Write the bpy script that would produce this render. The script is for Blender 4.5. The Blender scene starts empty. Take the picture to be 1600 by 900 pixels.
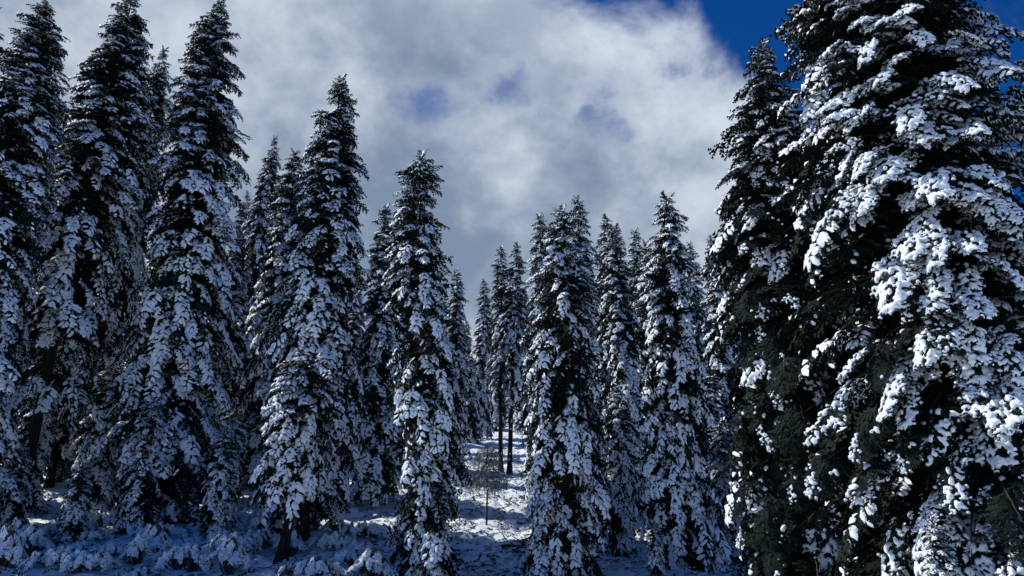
import bpy, math, random
import numpy as np
from mathutils import Vector

scene = bpy.context.scene
R = math.radians

# ------------------------------------------------------------------ camera
CAM_Z = 1.6
cam_data = bpy.data.cameras.new("camera")
cam_data.sensor_width = 36.0
cam_data.lens = 27.0
cam_data.clip_start = 0.1
cam_data.clip_end = 6000.0
cam = bpy.data.objects.new("camera", cam_data)
scene.collection.objects.link(cam)
cam.location = (0, 0, CAM_Z)
cam.rotation_euler = (R(110.0), 0, 0)
scene.camera = cam

# ------------------------------------------------------------------ light
SUN_AZ, SUN_EL = -70.0, 46.0          # degrees left of the view direction (+Y), degrees above the horizon
sun_dir = Vector((math.sin(R(SUN_AZ)) * math.cos(R(SUN_EL)), math.cos(R(SUN_AZ)) * math.cos(R(SUN_EL)), math.sin(R(SUN_EL))))
sun_data = bpy.data.lights.new("sun", 'SUN')
sun_data.energy = 5.0
sun_data.angle = R(0.53)
sun_data.color = (1.0, 0.965, 0.91)
sun = bpy.data.objects.new("sun", sun_data)
scene.collection.objects.link(sun)
sun.rotation_euler = sun_dir.to_track_quat('Z', 'Y').to_euler()
sun.location = sun_dir * 200

scene.view_settings.view_transform = 'Standard'
scene.view_settings.look = 'None'
scene.view_settings.exposure = 0.0
scene.view_settings.gamma = 1.0
scene.view_settings.use_curve_mapping = False

world = bpy.data.worlds.new("World")
scene.world = world
world.use_nodes = True
wn, wl = world.node_tree.nodes, world.node_tree.links
wn.clear()


def node(nodes, kind, **kw):
    n = nodes.new(kind)
    for k, v in kw.items():
        setattr(n, k, v)
    return n


def wmath(op, a, b=None, c=None, clamp=False):
    n = wn.new('ShaderNodeMath')
    n.operation = op
    n.use_clamp = clamp
    for i, v in enumerate((a, b, c)):
        if v is None:
            continue
        if isinstance(v, (int, float)):
            n.inputs[i].default_value = v
        else:
            wl.new(v, n.inputs[i])
    return n.outputs[0]


def wsmooth(v, lo, hi):
    n = wn.new('ShaderNodeMapRange')
    n.interpolation_type = 'SMOOTHSTEP'
    n.inputs['From Min'].default_value = lo
    n.inputs['From Max'].default_value = hi
    wl.new(v, n.inputs['Value'])
    return n.outputs['Result']


def wmix(f, a, b):
    n = wn.new('ShaderNodeMix')
    n.data_type = 'RGBA'
    if isinstance(f, float):
        n.inputs[0].default_value = f
    else:
        wl.new(f, n.inputs[0])
    for s, v in ((6, a), (7, b)):
        if isinstance(v, tuple):
            n.inputs[s].default_value = v + (1.0,)
        else:
            wl.new(v, n.inputs[s])
    return n.outputs[2]


sky = node(wn, 'ShaderNodeTexSky', sky_type='NISHITA', sun_disc=False)
sky.sun_elevation = R(SUN_EL)
sky.sun_rotation = R(SUN_AZ)
sky.altitude = 2500.0
sky.air_density = 1.0
sky.dust_density = 0.0
sky.ozone_density = 4.0
tc = wn.new('ShaderNodeTexCoord')
sep = wn.new('ShaderNodeSeparateXYZ')
wl.new(tc.outputs['Generated'], sep.inputs[0])
up = wmath('ADD', wmath('MAXIMUM', sep.outputs[2], 0.0), 0.15)
px = wmath('DIVIDE', sep.outputs[0], up)
py = wmath('DIVIDE', sep.outputs[1], up)
comb = wn.new('ShaderNodeCombineXYZ')
wl.new(px, comb.inputs[0])
wl.new(py, comb.inputs[1])


def wnoise(scale, detail, rough, dist, off):
    m = wn.new('ShaderNodeMapping')
    m.inputs['Location'].default_value = off
    wl.new(tc.outputs['Generated'], m.inputs['Vector'])
    m.inputs['Scale'].default_value = (1.0, 1.0, 1.35)
    n = wn.new('ShaderNodeTexNoise')
    n.inputs['Scale'].default_value = scale
    n.inputs['Detail'].default_value = detail
    n.inputs['Roughness'].default_value = rough
    n.inputs['Distortion'].default_value = dist
    wl.new(m.outputs[0], n.inputs['Vector'])
    return n.outputs[0]


n_edge = wnoise(5.5, 10.0, 0.56, 0.3, (3.1, 1.7, 0.4))
n_tone = wnoise(3.4, 10.0, 0.53, 0.12, (7.3, 2.2, 0.3))
n_wisp = wnoise(11.0, 10.0, 0.6, 0.15, (1.3, 8.2, 0.7))
# a bank of cloud ahead and to the left; open blue sky to the right, overhead and behind
s_bank = wmath('ADD', wmath('MULTIPLY', wmath('SUBTRACT', px, 0.285), -0.566), wmath('MULTIPLY', wmath('SUBTRACT', py, 1.035), 0.824))
e = wmath('ADD', s_bank, wmath('MULTIPLY', wmath('SUBTRACT', n_edge, 0.5), 0.5))
cover = wsmooth(e, -0.05, 0.09)
# thin breaks in the bank
thin = None
for hx, hy, hr in ((-0.154, 1.175, 0.10), (0.022, 1.095, 0.17), (0.26, 1.12, 0.20), (0.18, 1.25, 0.12), (-0.9, 0.5, 0.2)):
    d2 = wmath('SQRT', wmath('ADD', wmath('POWER', wmath('SUBTRACT', px, hx), 2.0), wmath('POWER', wmath('MULTIPLY', wmath('SUBTRACT', py, hy), 1.2), 2.0)))
    d2 = wmath('ADD', d2, wmath('MULTIPLY', wmath('SUBTRACT', n_edge, 0.5), 0.22))
    h = wsmooth(d2, hr, 0.0)
    thin = h if thin is None else wmath('MAXIMUM', thin, h)
brk = wsmooth(wmath('ADD', wmath('MULTIPLY', thin, 0.32), wmath('MULTIPLY', wmath('SUBTRACT', n_wisp, 0.5), 3.0)), 0.04, 0.85)
brk = wmath('MULTIPLY', brk, wsmooth(thin, 0.0, 0.3))
cover = wmath('MULTIPLY', cover, wmath('SUBTRACT', 1.0, wmath('MULTIPLY', brk, 0.7)))
# faint wisps in the blue part
wisp = wmath('MULTIPLY', wsmooth(n_edge, 0.55, 0.8), 0.45)
cover = wmath('MAXIMUM', cover, wisp, clamp=True)
tone = wsmooth(wmath('ADD', wmath('MULTIPLY', n_tone, 0.70), wmath('MULTIPLY', n_wisp, 0.30)), 0.39, 0.65)
edge_lit = wsmooth(e, 0.30, 0.04)
tone = wmath('ADD', tone, wmath('MULTIPLY', edge_lit, 0.4), clamp=True)
cloud = wmix(tone, (2.1, 2.8, 4.0), (6.4, 7.1, 8.2))
blue = node(wn, 'ShaderNodeMix', data_type='RGBA', blend_type='MULTIPLY')
blue.inputs[0].default_value = 1.0
wl.new(sky.outputs[0], blue.inputs[6])
blue.inputs[7].default_value = (0.05, 0.47, 1.0, 1.0)
bg = wn.new('ShaderNodeBackground')
bg.inputs['Strength'].default_value = 0.1
wl.new(wmix(cover, blue.outputs[2], cloud), bg.inputs['Color'])
wout = wn.new('ShaderNodeOutputWorld')
wl.new(bg.outputs[0], wout.inputs['Surface'])

# ------------------------------------------------------------------ materials


def new_mat(name):
    m = bpy.data.materials.new(name)
    m.use_nodes = True
    n, l = m.node_tree.nodes, m.node_tree.links
    return m, n, l, n['Principled BSDF']


def ramp_mat(name, c0, c1, scale, rough, bump=0.0, bump_scale=None, spec=0.3, stretch=None, lo=0.35, hi=0.65):
    m, n, l, b = new_mat(name)
    t = n.new('ShaderNodeTexCoord')
    mp = n.new('ShaderNodeMapping')
    if stretch:
        mp.inputs['Scale'].default_value = stretch
    l.new(t.outputs['Object'], mp.inputs['Vector'])
    nz = n.new('ShaderNodeTexNoise')
    nz.inputs['Scale'].default_value = scale
    nz.inputs['Detail'].default_value = 5.0
    l.new(mp.outputs[0], nz.inputs['Vector'])
    cr = n.new('ShaderNodeValToRGB')
    cr.color_ramp.elements[0].position = lo
    cr.color_ramp.elements[0].color = c0 + (1,)
    cr.color_ramp.elements[1].position = hi
    cr.color_ramp.elements[1].color = c1 + (1,)
    l.new(nz.outputs[0], cr.inputs[0])
    l.new(cr.outputs[0], b.inputs['Base Color'])
    b.inputs['Roughness'].default_value = rough
    b.inputs['Specular IOR Level'].default_value = spec
    if bump:
        nb = n.new('ShaderNodeTexNoise')
        nb.inputs['Scale'].default_value = bump_scale or scale * 3
        nb.inputs['Detail'].default_value = 6.0
        l.new(mp.outputs[0], nb.inputs['Vector'])
        bp = n.new('ShaderNodeBump')
        bp.inputs['Strength'].default_value = bump
        bp.inputs['Distance'].default_value = 0.05
        l.new(nb.outputs[0], bp.inputs['Height'])
        l.new(bp.outputs[0], b.inputs['Normal'])
    return m


M_SNOW = ramp_mat("snow", (0.68, 0.75, 0.80), (0.80, 0.85, 0.89), 2.0, 0.6, bump=0.35, bump_scale=9.0, spec=0.25)
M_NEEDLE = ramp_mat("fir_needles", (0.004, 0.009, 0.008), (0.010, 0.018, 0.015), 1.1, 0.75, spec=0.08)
M_FROST = ramp_mat("frosted_needles", (0.10, 0.14, 0.12), (0.26, 0.31, 0.30), 4.0, 0.7, spec=0.2)
M_BARK = ramp_mat("fir_bark", (0.008, 0.007, 0.006), (0.030, 0.025, 0.021), 3.0, 0.9, bump=0.9, bump_scale=7.0, spec=0.15, stretch=(3, 3, 0.7))
M_TWIG = ramp_mat("twig_bark", (0.03, 0.024, 0.02), (0.08, 0.065, 0.055), 4.0, 0.9, spec=0.15)
M_GROUND = ramp_mat("ground_snow", (0.62, 0.69, 0.75), (0.80, 0.85, 0.89), 0.8, 0.65, bump=0.6, bump_scale=5.0, spec=0.2, lo=0.3, hi=0.55)

# ------------------------------------------------------------------ mesh helpers


def mesh_from(name, verts, tris, mat, smooth=False):
    """numpy arrays of vertices (n,3) and triangles (m,3) to a mesh"""
    verts = np.ascontiguousarray(verts, dtype=np.float32)
    tris = np.ascontiguousarray(tris, dtype=np.int32)
    me = bpy.data.meshes.new(name)
    me.vertices.add(len(verts))
    me.vertices.foreach_set('co', verts.ravel())
    me.loops.add(tris.size)
    me.loops.foreach_set('vertex_index', tris.ravel())
    me.polygons.add(len(tris))
    me.polygons.foreach_set('loop_start', np.arange(0, tris.size, 3, dtype=np.int32))
    me.polygons.foreach_set('loop_total', np.full(len(tris), 3, dtype=np.int32))
    me.polygons.foreach_set('use_smooth', np.full(len(tris), smooth))
    me.materials.append(mat)
    me.update(calc_edges=True)
    return me


class Acc:
    """collects triangle pieces into one mesh"""

    def __init__(self):
        self.v, self.t, self.n = [], [], 0

    def add(self, v, t):
        v = np.asarray(v, dtype=np.float64)
        self.v.append(v)
        self.t.append(np.asarray(t, dtype=np.int64) + self.n)
        self.n += len(v)

    def get(self):
        return np.concatenate(self.v), np.concatenate(self.t)

    def mesh(self, name, mat, smooth=False):
        return mesh_from(name, *self.get(), mat, smooth)


def rotz(a):
    c, s = math.cos(a), math.sin(a)
    return np.array([[c, -s, 0], [s, c, 0], [0, 0, 1.0]])


def roty(a):
    """turns +X down for a negative a (pitch of an axis that runs along +X)"""
    c, s = math.cos(a), math.sin(a)
    return np.array([[c, 0, -s], [0, 1, 0], [s, 0, c]])


def rotx(a):
    c, s = math.cos(a), math.sin(a)
    return np.array([[1.0, 0, 0], [0, c, -s], [0, s, c]])


def tube(acc, pts, rads, sides=6, cap=True):
    pts = [np.asarray(p, float) for p in pts]
    rings = []
    for i, p in enumerate(pts):
        d = pts[min(i + 1, len(pts) - 1)] - pts[max(i - 1, 0)]
        d = d / (np.linalg.norm(d) + 1e-9)
        a = np.array([0, 0, 1.0]) if abs(d[2]) < 0.9 else np.array([1.0, 0, 0])
        u = np.cross(d, a)
        u /= np.linalg.norm(u)
        w = np.cross(u, d)
        rings.append([p + rads[i] * (math.cos(2 * math.pi * k / sides) * u + math.sin(2 * math.pi * k / sides) * w) for k in range(sides)])
    v = [q for r in rings for q in r]
    t = []
    for i in range(len(pts) - 1):
        for k in range(sides):
            a, b = i * sides + k, i * sides + (k + 1) % sides
            t += [(a, b, b + sides), (a, b + sides, a + sides)]
    if cap:
        v.append(pts[-1])
        c = len(v) - 1
        o = (len(pts) - 1) * sides
        t += [(o + k, o + (k + 1) % sides, c) for k in range(sides)]
    acc.add(v, t)


# ------------------------------------------------------------------ sprays: the twig fans every bough is made of


def frond(rng, l, w, n=4):
    """one needle-covered twig along +X: a drooping spine with ragged teeth to both sides and below"""
    v, t = [], []
    sx = np.linspace(0, l, n + 1)
    sz = -0.22 * sx * sx / l
    for i in range(n + 1):
        v.append((sx[i], 0, sz[i]))
    for side in (-1, 1):
        for i in range(n):
            k = 1.0 - 0.55 * i / n
            v.append((sx[i] + l / n * rng.uniform(0.8, 1.3), side * w * k * rng.uniform(0.7, 1.25), sz[i] - w * rng.uniform(0.1, 0.5)))
            t.append((i, i + 1, len(v) - 1))
    for i in range(0, n, 2):
        v.append((sx[i] + l / n * 0.9, rng.uniform(-0.02, 0.02), sz[i] - w * rng.uniform(0.8, 1.2)))
        t.append((i, min(i + 1, n), len(v) - 1))
    return np.array(v), np.array(t)


def pad(rng, lx, ly, lz, inner=4, outer=7):
    """one small pillow of snow, ragged in outline, edges sagging"""
    if inner == 0:
        ph = rng.uniform(0, 6.28)
        v = [(lx * rng.uniform(-.15, .15), ly * rng.uniform(-.2, .2), lz)]
        for k in range(outer):
            a = ph + 2 * math.pi * k / outer
            q = rng.uniform(0.72, 1.2)
            v.append((lx * q * math.cos(a), ly * q * math.sin(a), -lz * rng.uniform(0.0, 0.5)))
        return np.array(v), np.array([(0, 1 + k, 1 + (k + 1) % outer) for k in range(outer)])
    v = [(0, 0, lz)]
    ph = rng.uniform(0, 6.28)
    for k in range(inner):
        a = ph + 2 * math.pi * k / inner
        q = rng.uniform(0.5, 0.68)
        v.append((lx * q * math.cos(a), ly * q * math.sin(a), lz * rng.uniform(0.72, 1.0)))
    for k in range(outer):
        a = ph + 2 * math.pi * (k + 0.3) / outer
        q = rng.uniform(0.78, 1.2)
        v.append((lx * q * math.cos(a), ly * q * math.sin(a), -lz * rng.uniform(0.1, 0.6)))
    t = [(0, 1 + k, 1 + (k + 1) % inner) for k in range(inner)]
    i = j = 0
    while i < inner or j < outer:
        a, b = 1 + i % inner, 1 + inner + j % outer
        if j * inner <= i * outer and j < outer or i >= inner:
            t.append((a, b, 1 + inner + (j + 1) % outer))
            j += 1
        else:
            t.append((a, b, 1 + (i + 1) % inner))
            i += 1
    return np.array(v), np.array(t)


def make_spray(seed, twigs=6, snow=1.0, wid=0.095, heavy=False, teeth=3, puff=1.0, tipped=False):
    """a fan of twigs one unit long lying along +X; returns (needles, snow) arrays"""
    rng = random.Random(seed)
    fa, sa = Acc(), Acc()
    ax = lambda s: np.array([s, 0.0, -0.20 * s * s])
    inner, outer = (4, 7) if heavy else (0, 7)

    def twig(o, M, l, chance):
        v, t = frond(rng, l, wid, teeth)
        fa.add(v @ M.T + o, t)
        if rng.random() < chance:
            q = rng.uniform(0.45, 0.66)
            lx, ly, lz = l * rng.uniform(0.30, 0.52) * puff, rng.uniform(0.045, 0.085) * puff, rng.uniform(0.03, 0.06) * puff
            v, t = pad(rng, lx, ly, lz, inner, outer)
            v[:, 2] += -0.22 * (v[:, 0] + q * l) ** 2 / l + 0.012
            v[:, 0] += q * l
            sa.add(v @ M.T + o, t)

    items = []
    for i in range(twigs):
        s = 0.08 + 0.80 * i / max(1, twigs - 1)
        for side in (-1, 1):
            l = (0.50 - 0.28 * s) * rng.uniform(0.75, 1.25) * (0.8 if i == 0 else 1.0)
            items.append((s + rng.uniform(-0.05, 0.05), side * R(rng.uniform(40, 68)), l))
    items.append((0.80, R(rng.uniform(-8, 8)), 0.30))
    good = rng.choice((-1, 1))
    full = snow
    for s, a, l in items:
        if tipped:
            snow = 0.85 if s > 0.6 and a * good > 0 else 0.02
        M = rotz(a) @ roty(R(rng.uniform(-24, -4))) @ rotx(R(rng.uniform(-15, 15)))
        o = ax(max(s, 0.02))
        twig(o, M, l, snow)
        if heavy:
            for side in (-1, 1):
                for q in (0.22, 0.45, 0.7):
                    M2 = M @ rotz(side * R(rng.uniform(35, 60))) @ roty(R(rng.uniform(-25, 5)))
                    twig(o + M @ np.array([q * l, 0, -0.22 * q * q * l]), M2, l * rng.uniform(0.35, 0.55), snow * 0.8)
    v, t = frond(rng, 0.8, wid, teeth + 1)
    fa.add(v + ax(0.05), t)
    for s in (0.2, 0.45, 0.68):
        if rng.random() < full:
            v, t = pad(rng, rng.uniform(0.10, 0.18) * puff, rng.uniform(0.06, 0.10) * puff, 0.06 * puff, inner, outer)
            sa.add(v + ax(s) + np.array([0, rng.uniform(-0.04, 0.04), 0.01]), t)
    if not sa.v:
        v, t = pad(rng, 0.08, 0.05, 0.03, inner, outer)
        sa.add(v + ax(0.5), t)
    return fa.get(), sa.get()


SPRAY_FULL = [make_spray(100 + i, twigs=7, snow=0.95, puff=1.1) for i in range(6)]
SPRAY_SOME = [make_spray(200 + i, snow=0.6, puff=1.05) for i in range(5)]
SPRAY_FEW = [make_spray(300 + i, snow=0.06, puff=0.8, tipped=i < 2) for i in range(4)]
SPRAY_TOP = [make_spray(400 + i, twigs=4, snow=0.6, wid=0.13, puff=1.15) for i in range(5)]
SPRAY_TUFT = [make_spray(500 + i, twigs=1, snow=(0.95, 0.7, 0.4, 0.8)[i], wid=0.16, puff=1.3) for i in range(4)]
SPRAYS = {'tuft': SPRAY_TUFT, 'puffy': [make_spray(600 + i, snow=1.0, puff=1.3) for i in range(6)], 'full': SPRAY_FULL, 'some': SPRAY_SOME, 'few': SPRAY_FEW, 'top': SPRAY_TOP}


def smooth_noise(seed):
    """cheap periodic noise in (azimuth, height), about -1..1"""
    rng = random.Random(seed)
    terms = [(rng.randint(1, 4), rng.uniform(0.25, 1.7), rng.uniform(0, 6.28), rng.uniform(0.5, 1.0)) for _ in range(7)]
    tot = sum(t[3] for t in terms) * 0.55

    def f(az, z):
        return sum(w * math.sin(k * az + q * z + p) for k, q, p, w in terms) / tot
    return f


def bake(placed, which):
    """placed: list of (kind, variant, 3x3, origin); joins needles (which=0) or snow (which=1) into arrays"""
    acc = Acc()
    groups = {}
    for kind, var, M, o in placed:
        groups.setdefault((kind, var), []).append((M, o))
    for (kind, var), lst in groups.items():
        v, t = SPRAYS[kind][var][which]
        Ms = np.array([m for m, _ in lst])
        os_ = np.array([o for _, o in lst])
        vv = np.einsum('nij,kj->nki', Ms, v) + os_[:, None, :]
        tt = t[None] + (np.arange(len(lst)) * len(v))[:, None, None]
        acc.add(vv.reshape(-1, 3), tt.reshape(-1, 3))
    return acc.get()


def grow(seed, H, hb, prof, spray=1.1, dz=0.55, dens=1.0, gap=-0.62, snow_lo=1.0, snow_hi=0.6, gaps=(), rough=0.32,
         snow_fn=None, inner=True, lower=0.0, droop=1.0, wob=0.25, girth=1.0):
    """grows one fir: returns dict with outer sprays, inner sprays, branch tubes and trunk points
    prof: list of (fraction of height from the top, radius in metres)"""
    rng = random.Random(seed)
    nz = smooth_noise(seed + 1)
    nz2 = smooth_noise(seed + 2)
    wx, wy = rng.uniform(0, 6.28), rng.uniform(0, 6.28)
    axis = lambda z: np.array([wob * math.sin(z * 0.21 + wx) * z / H * 0.6, wob * math.sin(z * 0.17 + wy) * z / H * 0.6, z])
    xs, ys = [p[0] for p in prof], [p[1] for p in prof]
    outer, inn = [], []
    br = Acc()
    z = hb
    gold = rng.uniform(0, 6.28)
    while z < H - 0.35:
        t = (H - z) / H
        Rr = float(np.interp(t, xs, ys))
        low = min(1.0, t / 0.55)
        nb = int(max(5, min(15, round(2 * math.pi * (Rr + 0.12) * dens / 0.92))))
        if any(a < z < b for a, b in gaps):
            nb = max(2, nb // 3)
        gold += 2.4
        for k in range(nb):
            az = gold + 2 * math.pi * k / nb + rng.uniform(-0.35, 0.35)
            q = nz(az, z)
            g2 = nz2(az, z * 1.3)
            if g2 < gap and rng.random() < 0.8:
                continue
            if z < hb + lower and rng.random() > 0.35:
                continue
            L = max(0.22, Rr * (1.0 + rough * q + 0.13 * math.sin(z * 3.7 + 1.5 * math.sin(az + seed)) + rng.uniform(-0.16, 0.16)))
            zz = z + rng.uniform(-0.25, 0.25) * dz * 1.6
            p0 = R(30 - 34 * low + rng.uniform(-8, 8)) * droop
            p1 = R(-2 - 56 * low * droop + rng.uniform(-10, 10))
            o = axis(min(zz, H - 0.2))
            d = np.array([math.cos(az), math.sin(az), 0.0])
            n = 6
            pts, p, ang = [o], o.copy(), p0
            for i in range(n):
                ang = p0 + (p1 - p0) * (i + 0.5) / n
                p = p + (d * math.cos(ang) + np.array([0, 0, math.sin(ang)])) * L / n
                pts.append(p)
            if L > 0.7:
                tube(br, [pts[0], pts[2], pts[4], pts[6]], [0.02 + 0.012 * L, 0.015 + 0.007 * L, 0.012, 0.005], 3, False)
            sc = spray * (0.62 + 0.38 * low) * rng.uniform(0.8, 1.2)
            sc = min(sc, L * 1.1 + 0.2)
            pos, first = 1.0, True
            u0 = rng.random()
            while True:
                i = max(0, min(n - 1, int(pos * n - 0.5)))
                base = pts[i] + (pts[i + 1] - pts[i]) * 0.5
                slope = p0 + (p1 - p0) * (i + 0.5) / n
                yaw = az + R(rng.uniform(-24, 24) if first else rng.choice((-1, 1)) * rng.uniform(20, 60))
                dirn = np.array([math.cos(yaw), math.sin(yaw), 0])
                M = rotz(yaw) @ roty(slope + R(rng.uniform(-14, 10))) @ rotx(R(rng.uniform(-22, 22))) * (sc if first else sc * 0.85)
                org = base - dirn * sc * 0.45 * math.cos(slope) - np.array([0, 0, math.sin(slope)]) * sc * 0.45
                prob = snow_hi + (snow_lo - snow_hi) * low
                if snow_fn:
                    prob *= snow_fn(az, zz)
                prob *= 1.0 + 0.9 * g2
                u = u0 + rng.uniform(-0.12, 0.12)
                kind = 'full' if u < prob * 0.64 else ('some' if u < prob * 0.92 else 'few')
                if low < 0.12:
                    kind = 'top'
                outer.append((kind, rng.randrange(len(SPRAYS[kind])), M, org, az, zz))
                pos -= 0.62 * sc / L
                first = False
                if pos < 0.42:
                    break
            if inner and L > 0.45:
                M = rotz(az + rng.uniform(-0.7, 0.7)) @ roty(p0 + R(rng.uniform(-40, 0))) @ rotx(R(rng.uniform(-40, 40))) * (min(1.5, L * 0.8))
                inn.append(('few', rng.randrange(4), M, pts[1] * 1.0))
        z += dz * (0.28 + 0.72 * low) * rng.uniform(0.8, 1.2)
    # the leader: short upright sprays round the tip
    for k in range(9):
        az = 2.4 * k
        zz = H - 0.15 - 0.10 * k
        M = rotz(az) @ roty(R(58 - 4 * k)) * rng.uniform(0.35, 0.5)
        outer.append(('top', rng.randrange(5), M, axis(zz), az, zz))
    M = rotz(0) @ roty(R(86)) * 0.75
    outer.append(('top', 0, M, axis(H - 0.6), 0, H))
    # bare dead twigs below the crown
    z = max(1.2, hb - 6.0)
    while z < hb + 1.5:
        az = rng.uniform(0, 6.28)
        L = rng.uniform(0.5, 1.6)
        d = np.array([math.cos(az), math.sin(az), 0])
        o = axis(z)
        tube(br, [o, o + d * L * 0.5 + np.array([0, 0, -0.08 * L]), o + d * L + np.array([rng.uniform(-.2, .2), rng.uniform(-.2, .2), -0.35 * L])], [0.02, 0.013, 0.004], 3, False)
        z += rng.uniform(0.2, 0.5)
    tr = Acc()
    r0 = (0.011 * H + 0.03) * girth
    zs = [-0.5, 0.0, 0.3, 0.8, 2, 4, 7, 11, 15, 19, 23, 27, 31]
    zs = [q for q in zs if q < H * 0.96] + [H * 0.99]
    tube(tr, [axis(q) for q in zs], [r0 * (1.35 if q < 0.1 else 1.15 if q < 0.5 else 1.0) * max(0.05, 1 - q / H) ** 0.8 for q in zs], 9)
    # snow plastered on the trunk
    st = Acc()
    for _ in range(10):
        q = rng.uniform(0.3, max(1.0, hb))
        az = rng.uniform(0, 6.28)
        rr = r0 * (1 - q / H) ** 0.8
        v, t = pad(rng, rng.uniform(0.05, 0.16), rng.uniform(0.03, 0.08), 0.03)
        Mx = rotz(az) @ np.array([[0, 0, 1.0], [0, 1, 0], [1, 0, 0]])
        st.add(v @ Mx.T + axis(q) + np.array([math.cos(az), math.sin(az), 0]) * rr, t)
    return {'outer': outer, 'inner': inn, 'branches': br, 'trunk': tr, 'trunk_snow': st, 'H': H}


def strip(lst):
    return [q[:4] for q in lst]


def tree_meshes(key, g, outer=None):
    outer = g['outer'] if outer is None else outer
    nv = Acc()
    nv.add(*bake(strip(outer) + g['inner'], 0))
    sv = Acc()
    sv.add(*bake(strip(outer), 1))
    sv.add(*g['trunk_snow'].get())
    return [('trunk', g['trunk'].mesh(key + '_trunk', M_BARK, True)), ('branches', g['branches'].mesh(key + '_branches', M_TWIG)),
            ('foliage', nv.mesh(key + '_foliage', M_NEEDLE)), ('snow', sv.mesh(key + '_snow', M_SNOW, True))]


def new_obj(name, data, parent=None, **props):
    o = bpy.data.objects.new(name, data)
    scene.collection.objects.link(o)
    if parent is not None:
        o.parent = parent
    for k, v in props.items():
        o[k] = v
    return o


# ------------------------------------------------------------------ ground


def softplus(t, k):
    return k * np.logaddexp(0.0, t / k)


def hash2(ix, iy, seed):
    h = (ix.astype(np.int64) * 374761393 + iy.astype(np.int64) * 668265263 + seed * 982451653) & 0xFFFFFFFF
    h = ((h ^ (h >> 13)) * 1274126177) & 0xFFFFFFFF
    return ((h ^ (h >> 16)) & 0xFFFF) / 65535.0


def vnoise(x, y, seed):
    ix, iy = np.floor(x), np.floor(y)
    fx, fy = x - ix, y - iy
    fx, fy = fx * fx * (3 - 2 * fx), fy * fy * (3 - 2 * fy)
    a, b = hash2(ix, iy, seed), hash2(ix + 1, iy, seed)
    c, d = hash2(ix, iy + 1, seed), hash2(ix + 1, iy + 1, seed)
    return (a + (b - a) * fx) * (1 - fy) + (c + (d - c) * fx) * fy - 0.5


def ground_z(x, y):
    x, y = np.asarray(x, float), np.asarray(y, float)
    base = 0.24 * (softplus(y - 25.2, 4.0) - softplus(y - 135.0, 8.0))
    near = np.clip((y - 10) / 14.0, 0, 1)
    z = base + near * (0.5 * vnoise(x / 6.0, y / 6.0, 3) + 0.30 * vnoise(x / 2.1, y / 2.1, 5))
    fine = near * np.clip((110 - y) / 20.0, 0, 1) * np.clip((45 - np.abs(x)) / 8.0, 0, 1)
    lump = 0.34 * np.abs(vnoise(x / 1.15, y / 1.15, 7)) ** 0.8 + 0.26 * np.abs(vnoise(x / 0.55, y / 0.55, 9)) ** 0.8 + 0.10 * vnoise(x / 0.27, y / 0.27, 13)
    return z + fine * (lump - 0.12)


def gz(x, y):
    return float(ground_z(x, y))


xs = np.concatenate([np.linspace(-1500, -80, 12)[:-1], np.linspace(-80, -32, 25)[:-1], np.arange(-32, -22, 0.3), np.arange(-22, 10, 0.17), np.linspace(10, 80, 50), np.linspace(80, 1500, 12)[1:]])
ys = np.concatenate([np.linspace(-800, -20, 8)[:-1], np.linspace(-20, 24, 30)[:-1], np.arange(24, 60, 0.2), np.arange(60, 96, 0.25), np.linspace(96, 180, 40), np.linspace(180, 3000, 14)[1:]])
gx, gy = np.meshgrid(xs, ys)
gv = np.stack([gx, gy, ground_z(gx, gy)], axis=-1).reshape(-1, 3)
nx, ny = len(xs), len(ys)
idx = np.arange(nx * ny).reshape(ny, nx)
a, b, c, d = idx[:-1, :-1].ravel(), idx[:-1, 1:].ravel(), idx[1:, 1:].ravel(), idx[1:, :-1].ravel()
gt = np.concatenate([np.stack([a, b, c], 1), np.stack([a, c, d], 1)])
new_obj('ground', mesh_from('ground', gv, gt, M_GROUND, True), kind='structure', label='snow-covered hillside rising through the clearing')

# ------------------------------------------------------------------ the tree models
KINDS = {}


def kind(key, **kw):
    g = grow(**kw)
    KINDS[key] = (tree_meshes(key, g), g['H'])


kind('tall_bare', seed=11, H=32.0, hb=7.5, prof=[(0, .08), (.03, .4), (.08, .85), (.2, 1.6), (.42, 2.6), (.7, 2.5), (1, 2.0)], spray=1.3, dz=0.75, gap=-0.5, lower=3.5, snow_lo=.95, snow_hi=.6, rough=.5, girth=0.78)
kind('tall_full', seed=22, H=32.5, hb=1.4, prof=[(0, .08), (.03, .4), (.08, .85), (.15, 1.3), (.35, 2.2), (.6, 2.7), (.85, 3.1), (1, 2.7)], spray=1.3, dz=0.78, gap=-0.72, snow_lo=1.1, snow_hi=.6, lower=1.5, rough=.45)
kind('cone', seed=33, H=24.0, hb=1.8, prof=[(0, .08), (.04, .4), (.1, .8), (.2, 1.25), (.45, 1.85), (.8, 2.4), (1, 2.2)], spray=1.15, dz=0.66, gap=-0.6, snow_lo=1.05, snow_hi=.6, lower=1.5, rough=.48)
kind('ragged', seed=44, H=17.3, hb=0.7, prof=[(0, .1), (.05, .6), (.1, .85), (.25, 1.15), (.5, 1.35), (1, 1.6)], spray=1.0, dz=0.55, gap=-0.45, snow_lo=1.15, snow_hi=.6, gaps=((14.3, 15.3),), rough=.45)
kind('broad', seed=55, H=15.0, hb=0.4, prof=[(0, .08), (.04, .32), (.1, .62), (.2, .95), (.5, 1.65), (.8, 1.95), (1, 1.7)], spray=.95, dz=0.5, gap=-0.66, snow_lo=1.05, snow_hi=.8, rough=.3)
kind('slim', seed=66, H=19.0, hb=1.4, prof=[(0, .08), (.04, .32), (.1, .6), (.2, .9), (.5, 1.3), (1, 1.5)], spray=.95, dz=0.6, gap=-0.75, snow_lo=1.05, snow_hi=.75, rough=.26)
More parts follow.
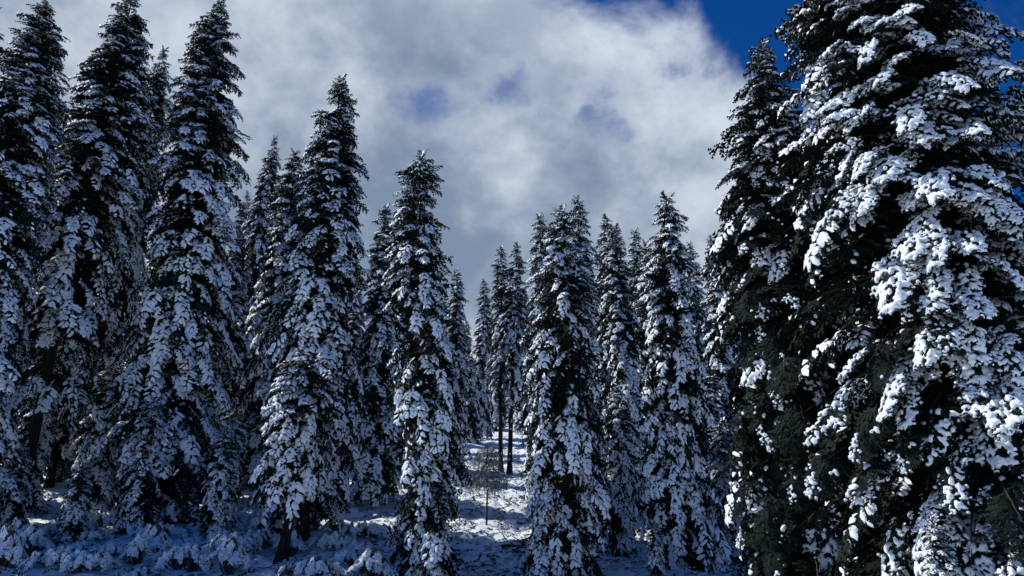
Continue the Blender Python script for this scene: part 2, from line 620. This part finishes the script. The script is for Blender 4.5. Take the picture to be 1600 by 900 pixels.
kind('bare_stem', seed=77, H=19.5, hb=5.8, prof=[(0, .08), (.04, .32), (.1, .6), (.25, .95), (.5, 1.1), (1, 1.2)], spray=.95, dz=0.6, gap=-0.6, snow_lo=.8, snow_hi=.6, lower=3.0, rough=.34)
kind('umbrella', seed=88, H=8.2, hb=3.8, prof=[(0, .5), (.12, 1.3), (.3, 1.7), (.6, 1.5), (1, 1.2)], spray=1.25, dz=0.5, gap=-0.5, snow_lo=1.3, snow_hi=1.3, rough=.4, droop=1.1, girth=2.2)
kind('young', seed=99, H=7.2, hb=0.4, prof=[(0, .1), (.12, .45), (.4, .8), (1, 1.1)], spray=.7, dz=0.36, gap=-0.8, snow_lo=1.0, snow_hi=.9, rough=.26)

# x, y, height, lean of the top in x, width factor, turn in degrees, kind, label
FOREST = 'snow-laden firs of the hillside forest'
TREES = [
    (-28.1, 34.0, 27.8, 0.0, 1.0, 40, 'tall_full', 'fir cut off by the left edge, only its tip and fringe showing'),
    (-24.6, 33.0, 27.7, 0.0, 1.3, 150, 'tall_full', 'tall dark-topped fir in the upper left corner beside the edge'),
    (-32.1, 47.0, 27.1, 0.0, 1.0, 80, 'cone', 'fir with its tip low between the corner fir and its tall neighbour'),
    (-24.4, 39.4, 32.5, 0.31, 1.15, 0, 'tall_bare', 'tall fir with a long bare slanting trunk near the left edge'),
    (-24.1, 43.8, 30.6, 0.34, 0.75, 210, 'tall_bare', 'narrow fir whose tip peeks out right of the slanting trunk fir'),
    (-25.3, 36.0, 20.6, 0.6, 0.72, 260, 'cone', 'shorter fir with a snowy drooping crown in front of the slanting trunk'),
    (-18.2, 41.0, 32.8, -0.98, 1.16, 0, 'tall_full', 'tallest full fir at the left, its snowy crown widening to the ground'),
    (-37.8, 80.3, 27.0, 0.9, 1.0, 300, 'tall_full', 'distant fir whose thin trunk shows below the tallest left fir'),
    (-24.0, 64.9, 25.3, -0.85, 0.8, 120, 'tall_bare', 'fir with a bare dark stem, left one of two close stems'),
    (-21.4, 60.0, 29.5, 0.21, 0.72, 200, 'tall_bare', 'sparse thin-topped fir with a bare dark stem, right one of two'),
    (-14.9, 48.1, 24.2, -0.46, 1.1, 75, 'cone', 'fir with a blunt top half hidden behind the tall pointed fir'),
    (-9.3, 35.7, 24.2, -0.28, 1.16, 0, 'cone', 'tall pointed fir standing out against the cloud left of centre'),
    (-8.9, 31.4, 8.2, 0.69, 1.0, 0, 'umbrella', 'short fir with umbrella-like drooping snowy top on a snow-flecked trunk'),
    (-7.9, 45.8, 19.1, -0.32, 1.15, 0, 'slim', 'slim column-shaped fir between the pointed fir and the ragged fir'),
    (-3.0, 29.0, 17.3, -0.93, 1.0, 0, 'ragged', 'ragged fir with a tufted top and open gaps beside the clearing'),
    (-4.7, 62.0, 17.1, 0.0, 1.0, 30, 'slim', 'fir showing a thin sliver behind the ragged fir, clearing side'),
    (-3.6, 90.0, 19.8, 0.0, 1.0, 100, 'slim', 'hazy blue-green fir at the far end of the clearing'),
    (-4.8, 86.0, 10.3, 0.0, 1.15, 0, 'young', 'small white-dusted fir at the far end of the clearing'),
    (-0.9, 62.7, 19.5, -0.15, 1.0, 0, 'bare_stem', 'left of the twin firs on bare stems above the clearing'),
    (-0.2, 61.5, 19.7, 0.59, 1.0, 130, 'bare_stem', 'right of the twin firs on bare stems above the clearing'),
    (1.8, 45.0, 18.4, 0.0, 0.95, 60, 'slim', 'dark narrow fir top left of the double-topped fir group'),
    (1.9, 29.0, 14.6, 0.17, 1.0, 0, 'broad', 'broad snowy fir standing right of the clearing, branches to the ground'),
    (3.3, 36.0, 17.1, 0.0, 1.0, 140, 'slim', 'taller fir tip just behind the broad snowy fir'),
    (6.2, 46.0, 18.6, 0.0, 1.05, 220, 'slim', 'left of two close fir tips between broad fir and pointed fir'),
    (6.3, 42.0, 16.9, 0.0, 1.1, 300, 'slim', 'right of two close fir tips between broad fir and pointed fir'),
    (9.0, 52.0, 18.8, 0.0, 1.0, 20, 'bare_stem', 'dark blunt fir left behind the pointed fir of the right centre'),
    (9.0, 48.0, 17.3, 0.0, 1.0, 170, 'slim', 'snow-tufted fir just left of the pointed fir of the right centre'),
    (6.3, 29.9, 15.2, 0.30, 0.92, 200, 'broad', 'slender pointed fir right of centre with side-lit snowy branches'),
    (19.6, 78.0, 22.9, 0.0, 0.9, 50, 'slim', 'tiny distant fir tip between pointed fir and dark fir'),
    (12.9, 46.0, 17.0, 0.0, 1.05, 110, 'slim', 'fir wedged against the edge of the large dark fir'),
    (4.6, 34.1, 7.2, 0.24, 1.0, 90, 'young', 'young fir between the broad fir and the slender pointed fir'),
    (-14.0, 66.0, 15.5, 0.0, 1.1, 15, 'slim', 'distant fir filling the gap behind the slim column fir'),
    (-8.9, 62.0, 17.1, 0.0, 1.1, 65, 'slim', 'distant fir behind and between the slim fir and ragged fir'),
    (-7.4, 76.0, 17.4, 0.0, 1.1, 115, 'slim', 'distant fir directly behind the ragged fir'),
    (-6.0, 96.0, 14.7, 0.0, 1.2, 165, 'slim', 'far low fir closing the left end of the clearing'),
    (4.4, 72.0, 19.7, 0.0, 1.1, 215, 'bare_stem', 'distant fir right behind the broad snowy fir'),
    (7.2, 66.0, 18.4, 0.0, 1.1, 265, 'slim', 'distant fir far behind the two close fir tips'),
    (14.4, 70.0, 17.7, 0.0, 1.2, 315, 'slim', 'distant fir behind the slender pointed fir'),
    (17.7, 60.0, 16.2, 0.0, 1.2, 5, 'slim', 'distant fir low against the large dark fir'),
    (-41.6, 58.0, 21.7, 0.0, 1.2, 55, 'cone', 'shadowed fir deep in the forest at the left edge'),
    (-35.2, 60.0, 22.7, 0.0, 1.2, 105, 'cone', 'shadowed fir deep in the forest behind the slanting trunk'),
    (-24.7, 68.0, 21.3, 0.0, 1.2, 155, 'cone', 'shadowed fir behind the two bare dark stems'),
    (-19.0, 64.0, 18.6, 0.0, 1.2, 205, 'cone', 'shadowed fir behind the tall pointed fir'),
    (-30.5, 52.0, 24.0, 0.0, 1.1, 12, 'cone', 'shadowed fir with low branches behind the corner fir'),
    (-27.0, 55.5, 20.0, 0.0, 1.2, 133, 'cone', 'shadowed fir filling the dark gap beside the slanting trunk'),
    (-20.5, 52.5, 19.0, 0.0, 1.1, 290, 'cone', 'shadowed fir behind the tallest full fir, left of the bare stems'),
    (-33.0, 70.0, 24.0, 0.0, 1.2, 71, 'tall_full', 'deep forest fir behind the slanting trunk fir'),
    (-29.0, 78.0, 22.0, 0.0, 1.2, 171, 'tall_full', 'deep forest fir closing the gap behind the bare stems'),
    (-16.5, 75.0, 20.0, 0.0, 1.2, 25, 'tall_full', 'deep forest fir behind the blunt-topped fir'),
    (-11.5, 84.0, 20.0, 0.0, 1.2, 95, 'cone', 'deep forest fir far behind the slim column fir'),
    (-17.6, 37.6, 6.6, 0.0, 1.3, 25, 'young', 'young fir in shade before the tallest full fir'),
    (-20.6, 44.2, 8.5, 0.0, 1.3, 250, 'young', 'young fir in deep shade behind the slanting trunk'),
    (-21.9, 41.5, 8.5, 0.0, 1.3, 140, 'young', 'young fir in shade right of the slanting trunk'),
    (-15.6, 43.0, 6.0, 0.0, 1.3, 310, 'young', 'young fir right of the foot of the tallest full fir'),
    (-19.6, 47.5, 9.5, 0.0, 1.3, 10, 'young', 'young fir deep in shade behind the tallest full fir'),
    (-25.2, 49.0, 10.0, 0.0, 1.3, 77, 'young', 'young fir deep in shade left of the slanting trunk'),
    (-17.6, 53.5, 9.0, 0.0, 1.3, 222, 'young', 'young fir in shade before the bare stems'),
    (8.6, 31.4, 5.5, 0.0, 1.3, 33, 'young', 'young fir squeezed between the slender pointed fir and the dark fir'),
    (9.4, 37.0, 8.0, 0.0, 1.3, 144, 'young', 'young fir further back beside the dark fir'),
    (-23.0, 36.6, 4.5, 0.0, 1.5, 44, 'young', 'bushy young fir before the foot of the slanting trunk'),
    (-19.4, 35.4, 3.6, 0.0, 1.6, 199, 'young', 'low bushy young fir in the shaded left thicket'),
    (-13.4, 36.4, 5.0, 0.0, 1.4, 99, 'young', 'bushy young fir in shade left of the umbrella-topped fir'),
    (-12.6, 44.6, 8.0, 0.0, 1.2, 60, 'young', 'young fir in shade left of the tall pointed fir'),
    (-26.6, 43.0, 9.0, 0.0, 1.2, 340, 'young', 'young fir at the left edge behind the slanting trunk'),
    (-10.6, 40.0, 6.0, 0.0, 1.2, 190, 'young', 'young fir tucked behind the tall pointed fir'),
    (-40.0, 44.0, 27.0, 0.0, 1.1, 60, 'tall_full', 'unseen fir added for shade just beyond the left edge'),  # from here, unseen firs added to cast shade on the left trees
    (-46.0, 52.0, 27.0, 0.0, 1.1, 160, 'tall_full', 'second unseen fir added for shade beyond the left edge'),
    (-36.5, 38.5, 26.0, 0.0, 1.1, 260, 'cone', 'third unseen fir added for shade beyond the left edge'),
    (-2.3, 105.0, 18.7, 0.0, 1.3, 255, 'slim', 'farthest fir beyond the clearing, behind the hazy fir'),
    (1.8, 100.0, 20.1, 0.0, 1.3, 305, 'slim', 'farthest fir beyond the clearing, behind the twin firs'),
]


rb = random.Random(77)
for i in range(20):
    yy = rb.uniform(98, 128)
    TREES.append((-66 + 5.2 * i + rb.uniform(-1.5, 1.5), yy, rb.uniform(15, 19), 0.0, 1.35, rb.uniform(0, 360), 'slim' if i % 3 else 'tall_full', 'distant fir of the far forest edge, glimpsed between nearer firs'))


def place_tree(x, y, H, lean, wf, turn, key, label, name='fir_tree', group=FOREST):
    parts, h0 = KINDS[key]
    e = new_obj(name, None, label=label, category='fir tree', group=group)
    e.empty_display_size = 0.5
    e.location = (x, y, gz(x, y) - 0.05)
    s = H / h0
    wf *= 0.86          # the sprays reach beyond the branch tips
    e.scale = (s * wf, s * wf, s)
    e.rotation_euler = (0, math.atan2(lean, H), R(turn))
    if turn:
        # lean after the turn: rotate about Z first, then tip the axis sideways
        e.rotation_mode = 'QUATERNION'
        from mathutils import Quaternion
        e.rotation_quaternion = Quaternion((0, 1, 0), math.atan2(lean, H)) @ Quaternion((0, 0, 1), R(turn))
    for nm, me in parts:
        o = new_obj(nm, me, e)
        if nm in ('foliage', 'snow', 'branches'):
            o['kind'] = 'stuff'
    return e


for row in TREES:
    place_tree(*row, group='far forest edge' if row[7].startswith('distant fir of the far') else FOREST)

# ------------------------------------------------------------------ the two big firs at the right, bough by bough


def fused_snow(v, t, voxel, faces, name):
    """melts a spray's pillows of snow into one rounded load"""
    # thicken each open pillow downwards so that it is closed, then remesh
    src = bpy.data.meshes.new(name + '_source')
    n = len(v)
    low = v.copy()
    low[:, 2] -= 0.022
    tt = np.concatenate([t, t[:, ::-1] + n])
    # side walls along open edges
    from collections import Counter
    cnt, keep = Counter(), {}
    for a_, b_, c_ in t:
        for q in ((a_, b_), (b_, c_), (c_, a_)):
            k = (min(q), max(q))
            cnt[k] += 1
            keep[k] = q
    side = []
    for k, m in cnt.items():
        if m == 1:
            a_, b_ = keep[k]
            side += [(b_, a_, a_ + n), (b_, a_ + n, b_ + n)]
    tt = np.concatenate([tt, np.array(side)])
    src.from_pydata(np.concatenate([v, low]).tolist(), [], tt.tolist())
    ob = bpy.data.objects.new(name + '_source', src)
    scene.collection.objects.link(ob)
    m = ob.modifiers.new('remesh', 'REMESH')
    m.mode = 'VOXEL'
    m.voxel_size = voxel
    m2 = ob.modifiers.new('smooth', 'SMOOTH')
    m2.factor = 0.5
    m2.iterations = 3
    m3 = ob.modifiers.new('decimate', 'DECIMATE')
    dg = bpy.context.evaluated_depsgraph_get()
    m3.ratio = 1.0
    nf = len(ob.evaluated_get(dg).data.polygons) * 2
    m3.ratio = min(1.0, faces / max(1, nf))
    dg = bpy.context.evaluated_depsgraph_get()
    me = bpy.data.meshes.new_from_object(ob.evaluated_get(dg))
    me.name = name
    bpy.data.objects.remove(ob)
    bpy.data.meshes.remove(src)
    me.materials.clear()
    me.materials.append(M_SNOW)
    me.polygons.foreach_set('use_smooth', np.full(len(me.polygons), True))
    return me


BOUGH = {}
for nm, sn in (('full', 0.95), ('some', 0.55), ('few', 0.02), ('top', 0.5)):
    BOUGH[nm] = []
    for i in range(4):
        (fv, ft), (sv, st) = make_spray(700 + 10 * len(nm) + i, twigs=7, snow=sn, wid=0.055, heavy=True, teeth=4, puff={'few': 0.6, 'some': 0.7}.get(nm, 0.68), tipped=nm == 'few' and i < 2)
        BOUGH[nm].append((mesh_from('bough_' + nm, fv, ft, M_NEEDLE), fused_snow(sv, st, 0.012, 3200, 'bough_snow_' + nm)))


def big_tree(key, x, y, label, most=290, **kw):
    g = grow(**kw)
    e = new_obj('fir_tree', None, label=label, category='fir tree', group=FOREST)
    e.location = (x, y, gz(x, y) - 0.05)
    to_cam = np.array([-x, -y, CAM_Z - e.location.z])
    # boughs on the camera's side, those that show largest first
    score = []
    for i, q in enumerate(g['outer']):
        M, o, az, zz = q[2], q[3], q[4], q[5]
        tip = o + M[:, 0] * 0.6
        radial = np.array([math.cos(az), math.sin(az), 0])
        vec = to_cam - tip
        face = float(radial @ vec) / np.linalg.norm(vec)
        r = math.hypot(tip[0], tip[1])
        vis = face + 0.12 * r
        Y = y + tip[1]
        el = (tip[2] + e.location.z - CAM_Z) / max(1.0, Y)
        if el > 0.95 or el < -0.08:
            vis -= 3
        score.append((-vis, i))
    score.sort()
    near = {i for _, i in score[:most]}
    rest = [q for i, q in enumerate(g['outer']) if i not in near]
    for nm, me in tree_meshes(key, g, rest):
        o = new_obj(nm, me, e)
        if nm in ('foliage', 'snow', 'branches'):
            o['kind'] = 'stuff'
    from mathutils import Matrix
    for i in sorted(near):
        kd, var, M, o = g['outer'][i][:4]
        fm, sm = BOUGH[kd][i % 4]
        bo = new_obj('bough', fm, e)
        bo.matrix_local = Matrix(((M[0, 0], M[0, 1], M[0, 2], o[0]), (M[1, 0], M[1, 1], M[1, 2], o[1]), (M[2, 0], M[2, 1], M[2, 2], o[2]), (0, 0, 0, 1)))
        if len(sm.polygons):
            new_obj('snow', sm, bo, kind='stuff')
    return e


def snow_dark(az, z):
    # the dark fir holds snow near its top and on its clearing side, little below
    return 0.03 + 0.7 * min(1.0, max(0.0, (z - 9.0) / 5.0)) + 0.10 * max(0.0, math.cos(az - R(185)))


def snow_big(az, z):
    side = (0.5 + 0.5 * math.cos(az - R(295))) ** 1.3
    high = min(1.0, max(0.0, (z - 10.0) / 4.0))
    return 0.04 + 1.25 * side + 0.8 * high * (1 - side)


big_tree('dark_fir', 8.0, 21.0, 'large dark fir with little snow below its dusted pointed top', seed=120, H=17.4, hb=0.8,
         prof=[(0, .08), (.04, .25), (.1, .5), (.2, 1.0), (.35, 1.6), (.5, 1.95), (.7, 2.35), (1, 2.7)], spray=1.15, dz=0.5, gap=-0.9, snow_fn=snow_dark, snow_lo=.7, snow_hi=.8, rough=.25, dens=1.15)
big_tree('big_fir', 10.05, 17.0, 'huge fir at the right edge with thick white snow on its boughs', seed=131, H=22.0, hb=0.8,
         prof=[(0, .1), (.08, .7), (.3, 2.15), (.42, 2.75), (.6, 3.2), (.8, 3.5), (1, 3.6)], spray=1.12, dz=0.56, gap=-0.85, snow_fn=snow_big, snow_lo=1.0, snow_hi=1.0, rough=.28, dens=1.1, droop=.7)
place_tree(19.7, 23.0, 16.7, 0.0, 1.35, 0, 'cone', 'fir behind the huge right fir, cut off by the right edge')
place_tree(6.6, 12.5, 2.35, 0.0, 1.15, 30, 'young', 'little snow-covered sapling poking up before the huge right fir', 'fir_sapling', 'snowy fir saplings')
place_tree(-2.5, 28.4, 3.6, -0.2, 1.1, 200, 'young', 'snowy fir sapling at the foot of the ragged fir', 'fir_sapling', 'snowy fir saplings')
place_tree(4.9, 27.6, 2.0, 0.0, 1.5, 120, 'young', 'squat snow-capped sapling before the slender pointed fir', 'fir_sapling', 'snowy fir saplings')

# ------------------------------------------------------------------ shrubs and undergrowth


def shrub_meshes(key, seed, r, h, n):
    rng = random.Random(seed)
    pl = []
    stems = Acc()
    for i in range(n):
        az = rng.uniform(0, 6.28)
        q = math.sqrt(rng.random())
        pos = np.array([q * r * math.cos(az), q * r * math.sin(az), h * (1 - 0.6 * q * q) * rng.uniform(0.75, 1.05)])
        s = rng.uniform(0.30, 0.52)
        M = rotz(az + rng.uniform(-.5, .5)) @ roty(R(rng.uniform(-75, -15))) @ rotx(R(rng.uniform(-20, 20))) * s
        pl.append(('puffy', rng.randrange(6), M, pos - M[:, 0] * 0.4))
        tube(stems, [np.array([pos[0] * .15, pos[1] * .15, -0.1]), pos * np.array([.6, .6, .6]), pos], [0.018, 0.012, 0.005], 3, False)
    f, s = Acc(), Acc()
    f.add(*bake(pl, 0))
    s.add(*bake(pl, 1))
    return [('stems', stems.mesh(key + '_stems', M_TWIG)), ('foliage', f.mesh(key + '_foliage', M_NEEDLE)), ('snow', s.mesh(key + '_snow', M_SNOW, True))]


SHRUBS = [shrub_meshes('shrub', 900 + i, r, h, n) for i, (r, h, n) in enumerate(((0.95, 0.7, 46), (0.65, 1.15, 40), (1.15, 0.55, 52)))]
rng = random.Random(5)
SPOTS = [(-20.5, 30.6), (-18.6, 29.8), (-17.0, 30.5), (-15.4, 29.6), (-14.2, 30.8), (-13.2, 29.3), (-12.0, 30.2), (-19.2, 32.4), (-17.6, 33.2), (-16.0, 32.2), (-14.8, 33.4), (-13.0, 32.3),
         (-11.2, 32.6), (-20.8, 34.0), (-18.6, 35.8), (-12.4, 34.8), (-10.2, 29.4), (-7.0, 29.2), (-6.0, 30.8), (-4.9, 28.9), (-15.8, 36.5), (-22.4, 32.6), (-23.2, 35.2), (-21.0, 37.2), (-19.8, 39.2), (-16.6, 38.9), (-14.6, 39.8), (-12.8, 41.0), (-9.2, 33.6), (-7.6, 34.6), (-6.2, 33.2), (-8.4, 38.2), (-6.6, 37.0), (-10.8, 34.2), (-19.6, 36.8), (-13.6, 37.6), (-11.6, 38.4), (-10.4, 36.2)]
for i, (x, y) in enumerate(SPOTS):
    e = new_obj('shrub', None, category='shrub', group='snow-capped shrubs of the thicket', label='low shrub weighed down by snow in the lower left thicket')
    e.location = (x, y, gz(x, y) - 0.05)
    e.rotation_euler = (0, 0, rng.uniform(0, 6.28))
    s = rng.uniform(0.75, 1.25)
    e.scale = (s, s, s * rng.uniform(0.8, 1.2))
    for nm, me in SHRUBS[i % 3]:
        new_obj(nm, me, e, kind='stuff')

# low brush and tufts poking through the snow: nobody could count it
pl = []
for i in range(9000):
    y = 25.5 + 50 * rng.random() ** 1.5
    x = (rng.uniform(-0.58, -0.06) if i % 5 < 2 else rng.uniform(0.1, 0.3) if i % 5 == 2 else rng.uniform(-0.16, 0.10)) * (y + 3)
    s = rng.uniform(0.25, 0.65) * (0.8 + y / 150)
    M = rotz(rng.uniform(0, 6.28)) @ roty(R(rng.uniform(-20, 45))) @ rotx(R(rng.uniform(-25, 25))) * s
    u = rng.random()
    kd = 'tuft'
    pl.append((kd, rng.randrange(4), M, np.array([x, y, gz(x, y) + 0.03]) - M[:, 0] * 0.3))
f, s = Acc(), Acc()
f.add(*bake(pl, 0))
s.add(*bake(pl, 1))
ug = new_obj('undergrowth', f.mesh('undergrowth', M_NEEDLE), kind='stuff', label='low brush poking through the snow of the slope')
new_obj('snow', s.mesh('undergrowth_snow', M_SNOW, True), ug, kind='stuff')

# ------------------------------------------------------------------ the wispy young tree and fallen branches


def wispy_tree(x, y, H, label):
    r = random.Random(42)
    e = new_obj('young_tree', None, label=label, category='tree')
    e.location = (x, y, gz(x, y) - 0.03)
    tr, br, fo = Acc(), Acc(), Acc()
    tube(tr, [(0, 0, -0.2), (0.02, 0, H * .4), (-0.03, 0, H * .75), (0, 0, H)], [0.055, 0.045, 0.03, 0.008], 7)
    for i in range(110):
        z = H * r.uniform(0.48, 0.98)
        az = r.uniform(0, 6.28)
        L = (H - z) * 0.25 + r.uniform(0.3, 0.8)
        d = np.array([math.cos(az), math.sin(az), 0])
        o = np.array([0, 0, z])
        tip = o + d * L + np.array([0, 0, -L * r.uniform(0.1, 0.6)])
        tube(br, [o, o + d * L * .5 + np.array([0, 0, 0.06]), tip], [0.010, 0.007, 0.003], 3, False)
        for k in range(5):
            v, t = frond(r, r.uniform(0.3, 0.5), 0.045, 4)
            M = rotz(az + r.uniform(-1, 1)) @ roty(R(r.uniform(-80, -20)))
            fo.add(v @ M.T + o + (tip - o) * (0.35 + 0.15 * k), t)
    new_obj('trunk', tr.mesh('wisp_trunk', M_TWIG, True), e)
    new_obj('branches', br.mesh('wisp_branches', M_TWIG), e, kind='stuff')
    new_obj('foliage', fo.mesh('wisp_foliage', M_FROST), e, kind='stuff')


wispy_tree(-1.3, 41.0, 4.2, 'thin young tree with frosted wispy branches alone in the clearing')


def fallen(x0, y0, x1, y1, r, label, seed):
    q = random.Random(seed)
    e = new_obj('fallen_branch', None, label=label, category='branch')
    cx, cy = (x0 + x1) / 2, (y0 + y1) / 2
    e.location = (cx, cy, gz(cx, cy))
    w, sn = Acc(), Acc()
    pts = []
    for k in range(6):
        x, y = x0 + (x1 - x0) * k / 5, y0 + (y1 - y0) * k / 5
        pts.append(np.array([x - cx + q.uniform(-.06, .06), y - cy + q.uniform(-.15, .15), r * 0.6 + gz(x, y) - gz(cx, cy) + q.uniform(-.04, .05)]))
    tube(w, pts, [r, r * .95, r * .85, r * .7, r * .5, r * .2], 7)
    for k in range(7):
        i = q.randrange(1, 5)
        d = np.array([q.uniform(-.6, .6), q.uniform(-.6, .6), q.uniform(.1, .7)])
        tube(w, [pts[i], pts[i] + d * .6, pts[i] + d * 1.1 + np.array([0, 0, -.1])], [r * .35, r * .2, r * .08], 4)
    for k in range(14):
        s = k / 13 * 4.6
        i = int(s)
        p = pts[i] + (pts[i + 1] - pts[i]) * (s - i)
        v, t = pad(q, q.uniform(.18, .32), r * .95, r * .8)
        sn.add(v @ rotz(math.atan2(y1 - y0, x1 - x0)).T + p + np.array([0, 0, r * .75]), t)
    new_obj('wood', w.mesh('fallen_wood', M_BARK, True), e)
    new_obj('snow', sn.mesh('fallen_snow', M_SNOW, True), e)


fallen(-14.2, 34.0, -12.0, 34.5, 0.08, 'dark fallen branch half buried in snow below the tallest left fir', 3)
fallen(-0.4, 35.2, 1.4, 34.6, 0.09, 'fallen branch across the snow of the clearing', 4)
fallen(2.2, 33.6, 4.4, 34.2, 0.09, 'short fallen branch at the foot of the young fir', 6)
